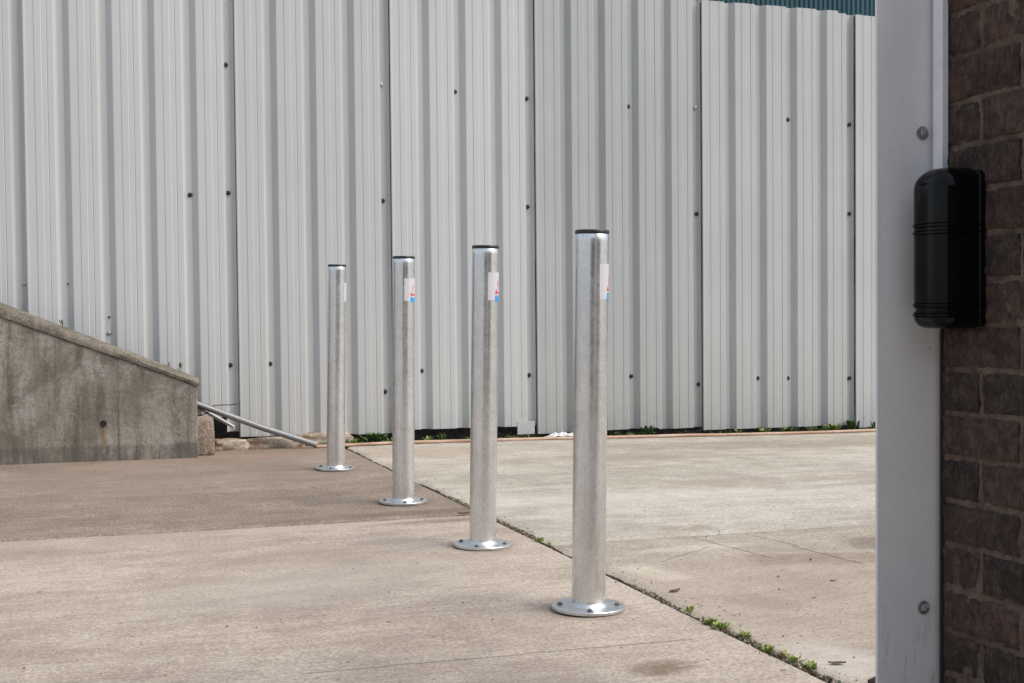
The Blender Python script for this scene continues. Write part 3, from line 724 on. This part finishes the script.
lv = [(z, min(i, .034)) for z, i in lv]
loft(lv, .099, .070, .032, -.010).build('cover', M['box'], sb, smooth=True, angle=45)
loft([(.003,.004),(.006,0),(HB-.012,0),(HB-.006,.006)], .104, .0105, .004, -.0005).build('back_plate', M['box'], sb, smooth=True)

# ------------------------------------------------------------------ weeds
def weed(name, c, r, h, n, mat, seed, leafw=.35, flat=.5):
    rn = random.Random(seed); mb = MB()
    for _ in range(n):
        a = rn.random()*6.283; rad = r*(rn.random()**.7); hh = h*(.3+.7*rn.random())
        bx, by = rad*.25*math.cos(a), rad*.25*math.sin(a); tip = Vector((rad*math.cos(a), rad*math.sin(a), hh)); base = Vector((bx, by, 0))
        d = (tip-base); L = d.length*(.45+.3*rn.random()); s = Vector((-math.sin(a), math.cos(a), .4*(rn.random()-.5))).normalized()*L*leafw; dn = d.normalized()
        c0 = tip - dn*L; mid = tip - dn*L*.45 + Vector((0,0,L*.10)); up = Vector((0,0,-L*.14*rn.random()))
        tt = rn.random()
        mb.add([c0, c0+dn*L*.25+s*.7, mid+s, tip-dn*L*.12+s*.5+up, tip+up, tip-dn*L*.12-s*.5+up, mid-s, c0+dn*L*.25-s*.7, mid-Vector((0,0,L*.08))],
               [(0,1,8),(1,2,8),(2,3,8),(3,4,8),(4,5,8),(5,6,8),(6,7,8),(7,0,8)], 0, tt)
        w = s.normalized()*.0007; mb.add([base-w, base+w, c0+w, c0-w], [(0,1,2,3)], 0, .2)
    o = mb.build(name, mat); o.location = c; return o
JW = [(540,1.556,4.275,.020,.024,26,'leaf','tiny green weed in the joint left of the nearest bollard, farther one'),(550,1.563,4.205,.014,.016,14,'leaf','tiny low weed in the joint left of the nearest bollard, nearer one'),
      (690,1.564,3.166,.022,.022,20,'leaf','upright green weed starting the line of weeds right of the nearest bollard'),
      (722,1.563,2.985,.030,.018,60,'leaf','long low mat of bright green weed in the joint'),
      (712,1.560,3.03,.024,.020,44,'leaf','small mat of weed just behind the long low mat in the joint'),
      (745,1.572,2.885,.024,.018,44,'leaf','small mat of weed just in front of the long low mat in the joint'),
      (770,1.562,2.745,.020,.020,30,'leaf','green weed in the joint just beyond the yellow leaved one'),
      (785,1.572,2.685,.018,.022,12,'leaf_yellow','yellowing weed in the joint among green ones'),
      (797,1.568,2.640,.020,.022,22,'leaf','bright green weed in the joint just nearer than the yellow leaved one'),
      (812,1.574,2.580,.022,.022,26,'leaf','nearest green weed at the bottom end of the joint')]
for s, x, y, r, h, n, m, lab in JW: tag(weed('weed', (x, y, -.004), r, h, n, M[m], s), lab, 'weed', 'weeds in the joint')
FW = [(1.64,.05,.05,50,'dark little weed beside the farthest bollard'),(1.76,.10,.075,150,'large spreading weed at the fence between the two farthest bollards'),(1.86,.05,.05,26,'weed at the fence just left of the third bollard'),
      (2.08,.05,.05,34,'leafy weed at the fence just right of the third bollard'),(2.17,.05,.06,40,'weed at the fence midway between third and second bollard'),(2.30,.05,.04,26,'low weed at the fence a little left of the second bollard'),
      (2.60,.05,.04,26,'weed at the fence right of the second bollard beneath the patch strip'),(2.72,.05,.04,26,'weed at the fence left of the crumpled white plastic'),
      (3.25,.05,.05,34,'weed at the fence just right of the nearest bollard'),(3.36,.04,.04,26,'weed at the fence, second right of the nearest bollard'),(3.50,.06,.08,44,'taller weed at the fence left of the torn white scrap'),
      (4.08,.06,.05,34,'weed at the fence left of the flat pale scrap'),(4.30,.06,.05,44,'weed at the fence right of the flat pale scrap'),(4.50,.07,.05,54,'weed in the green run at the fence, farthest from the grey post'),
      (4.64,.07,.06,60,'weed in the green run at the fence, second from its left end'),(4.80,.07,.07,60,'weed in the middle of the green run at the fence'),(4.97,.08,.09,66,'bushier weed at the fence near the grey post'),(5.10,.07,.08,60,'weed at the fence showing right beside the grey post')]
for i, (x, r, h, n, lab) in enumerate(FW):
    y = 7.60 + .045*math.sin(i*2.1); tag(weed('weed', (x, y, gz(x, y)-.012), r, h, n, M['leaf_dark' if i % 3 else 'leaf'], 100+i, .22), lab, 'weed', 'weeds along the fence')
mb = MB(); rn = random.Random(23)
for _ in range(3400):
    x = 1.58 + 3.75*rn.random(); 
    if 2.80 < x < 3.2: continue
    if fn(x*2.2, 4) + .35*fn(x*9, 2) < -.05 + .2*rn.random(): continue
    y = 7.515 + .28*rn.random(); z = gz(x, y) - .014 + .035*rn.random()**2; a = rn.random()*6.28; s_ = .004 + .010*rn.random(); e = rn.random()*1.1
    d = Vector((math.cos(a)*math.cos(e), math.sin(a)*math.cos(e), math.sin(e)))*s_; w_ = Vector((-math.sin(a), math.cos(a), 0))*s_*.35; p = Vector((x, y, z))
    mb.add([p, p+d*.5+w_, p+d, p+d*.5-w_], [(0,1,2,3)], 0 if rn.random() < .75 else 1, rn.random())
tag(mb.build('ground_cover', [M['leaf_dark'], M['straw']]), 'thin ground cover of tiny leaves and straw under the bottom of the fence', 'ground cover', kind='stuff')
# sprigs on top of the ramp wall
for i, (x, h, lab) in enumerate([(.06,.07,'leftmost dry sprig on top of the ramp wall'),(.60,.045,'pair of low sprigs near the low end of the ramp top'),(.665,.07,'tallest dry sprig at the low end of the ramp top')]):
    tag(weed('sprig', (x, 7.50, rt_z(x)-.005), .02, h, 9, M['moss'], 300+i, .12), lab, 'weed', 'sprigs on the ramp wall')
# moss and litter filling the joint
rn = random.Random(11); mb = MB()
for _ in range(1900):
    y = 2.2 + 3.2*rn.random()**1.1; 
    if fn(y*2.3, 6) < -.12 : continue
    x = (edge_left(y)+edge_right(y))/2 + rn.gauss(0, .007); z = -.007 + .007*rn.random(); s = .0025 + .005*rn.random(); a = rn.random()*6.28
    mb.add([(x+s*math.cos(a), y+s*math.sin(a), z), (x+s*math.cos(a+2.1), y+s*math.sin(a+2.1), z+.003*rn.random()), (x+s*math.cos(a+4.2), y+s*math.sin(a+4.2), z), (x, y, z+s)], [(0,1,3),(1,2,3),(2,0,3)], rn.choice((0,0,1,1,2)), rn.random())
tag(mb.build('joint_moss', [M['moss'], M['grit'], M['deadleaf']]), 'crumbs of moss and grit filling the open joint between the slabs', 'moss', kind='stuff')
# grit on the slabs
mb = MB()
for _ in range(1500):
    if rn.random() < .28: x = 1.6 + 1.4*rn.random()**1.5; y = 2.4 + 2.0*rn.random()
    elif rn.random() < .4: x = 1.56 + rn.gauss(.02,.03); y = 2.3 + 4.4*rn.random()
    elif rn.random() < .5: x = 1.0 + 4*rn.random(); y = 7.30 + .28*rn.random()**.5
    else: x = -.9 + 2.4*rn.random(); y = 2.3 + 5*rn.random()
    s = .0010 + .0022*rn.random()**3; z = gz(x, y) + .0005; a = rn.random()*6
    mb.add([(x+s*math.cos(a+k*1.57)*(1+.5*rn.random()), y+s*math.sin(a+k*1.57), z) for k in range(4)] + [(x, y, z+s*1.1)], [(0,1,4),(1,2,4),(2,3,4),(3,0,4)], 0, rn.random()**2)
tag(mb.build('grit', M['grit']), 'loose grit scattered over the concrete', 'grit', kind='stuff')
DL = [(1.636,3.397,.022,20,'dark curled leaf on the pale slab right of the nearest bollard'),(1.645,2.590,.020,-20,'brown leaf at the bottom of the pale slab beside the grey post'),
      (2.005,3.47,.008,50,'brown leaf crumb on the pale slab, leftmost beyond the nearest bollard'),(2.12,3.36,.010,-30,'brown leaf crumb on the pale slab between two others'),(1.955,3.19,.008,10,'brown leaf crumb lowest on the open pale slab'),
      (2.23,3.66,.010,60,'brown leaf crumb in the dark patch of the pale slab'),(1.49,4.93,.030,0,'flat brown leaf at the cross joint behind the second bollard')]
for i, (x, y, s, a, lab) in enumerate(DL):
    mb = MB(); N = 8; vs = []
    for k in range(N+1):
        u = k/N*2-1; w = .36*(1-u*u)*(1+.2*fn(k, i)); cz = .12*abs(u)**2 + .05*fn(k*.8, i*3)
        vs += [(u*s, -w*s, (cz+.10)*s+.001), (u*s, 0, (cz)*s+.001), (u*s, w*s, (cz+.16)*s+.001)]
    fs = []
    for k in range(N): fs += [(3*k,3*k+3,3*k+4,3*k+1),(3*k+1,3*k+4,3*k+5,3*k+2)]
    mb.add(vs, fs, 0, random.random()); o = mb.build('dead_leaf', M['deadleaf']); o.location = (x, y, gz(x,y)+.001); o.rotation_euler = (0,0,R(a))
    tag(o, lab, 'leaf', 'dead leaves on the concrete')

# ------------------------------------------------------------------ camera
H = .817; f = 1350.; yaw = math.atan2(462, 1350); pitch = math.atan2(41, 1350); roll = .009
fw = Vector((math.sin(yaw)*math.cos(pitch), math.cos(yaw)*math.cos(pitch), -math.sin(pitch))); rt = Vector((math.cos(yaw), -math.sin(yaw), 0)); up = rt.cross(fw)
cr = rt*math.cos(roll) - up*math.sin(roll); cu = rt*math.sin(roll) + up*math.cos(roll)
cam = bpy.data.cameras.new('camera'); co = bpy.data.objects.new('camera', cam); COL.objects.link(co); scene.camera = co
m = Matrix((cr, cu, -fw)).transposed().to_4x4(); m.translation = Vector((0, 0, H)); co.matrix_world = m
cam.sensor_width = 36; cam.lens = f/1024*36; cam.clip_start = .05; cam.clip_end = 1000

# ------------------------------------------------------------------ daylight, thin overcast
SE, SA = 50, 126          # sun height; heading measured from +Y towards +X
w = bpy.data.worlds.new('World'); scene.world = w; w.use_nodes = True; nt = w.node_tree; nt.nodes.clear()
sky = nt.nodes.new('ShaderNodeTexSky'); sky.sky_type = 'NISHITA'; sky.sun_disc = False
sky.sun_elevation = R(SE); sky.sun_rotation = R(SA); sky.air_density = 1.0; sky.dust_density = 4.0; sky.ozone_density = 1.0
bg = nt.nodes.new('ShaderNodeBackground'); bg.inputs[1].default_value = .14; ow = nt.nodes.new('ShaderNodeOutputWorld')
cl = nt.nodes.new('ShaderNodeMix'); cl.data_type = 'RGBA'; cl.inputs[0].default_value = .66   # thin even cloud over the blue
nt.links.new(sky.outputs[0], cl.inputs[6]); cl.inputs[7].default_value = (2.75, 3.0, 3.3, 1)
nt.links.new(cl.outputs[2], bg.inputs[0]); nt.links.new(bg.outputs[0], ow.inputs[0])
sl = bpy.data.lights.new('sun', 'SUN'); sl.energy = 1.6; sl.angle = R(42); sl.color = (1.0, .955, .89)
so = bpy.data.objects.new('sun', sl); COL.objects.link(so)
sd = Vector((math.sin(R(SA))*math.cos(R(SE)), math.cos(R(SA))*math.cos(R(SE)), math.sin(R(SE))))
so.rotation_euler = sd.to_track_quat('Z', 'Y').to_euler(); so.location = (8, -2, 9)

scene.render.engine = 'CYCLES'
scene.render.resolution_x = 1024; scene.render.resolution_y = 683
vs_ = scene.view_settings; vs_.view_transform = 'Standard'; vs_.look = 'None'; vs_.exposure = 0.80; vs_.gamma = 1.0
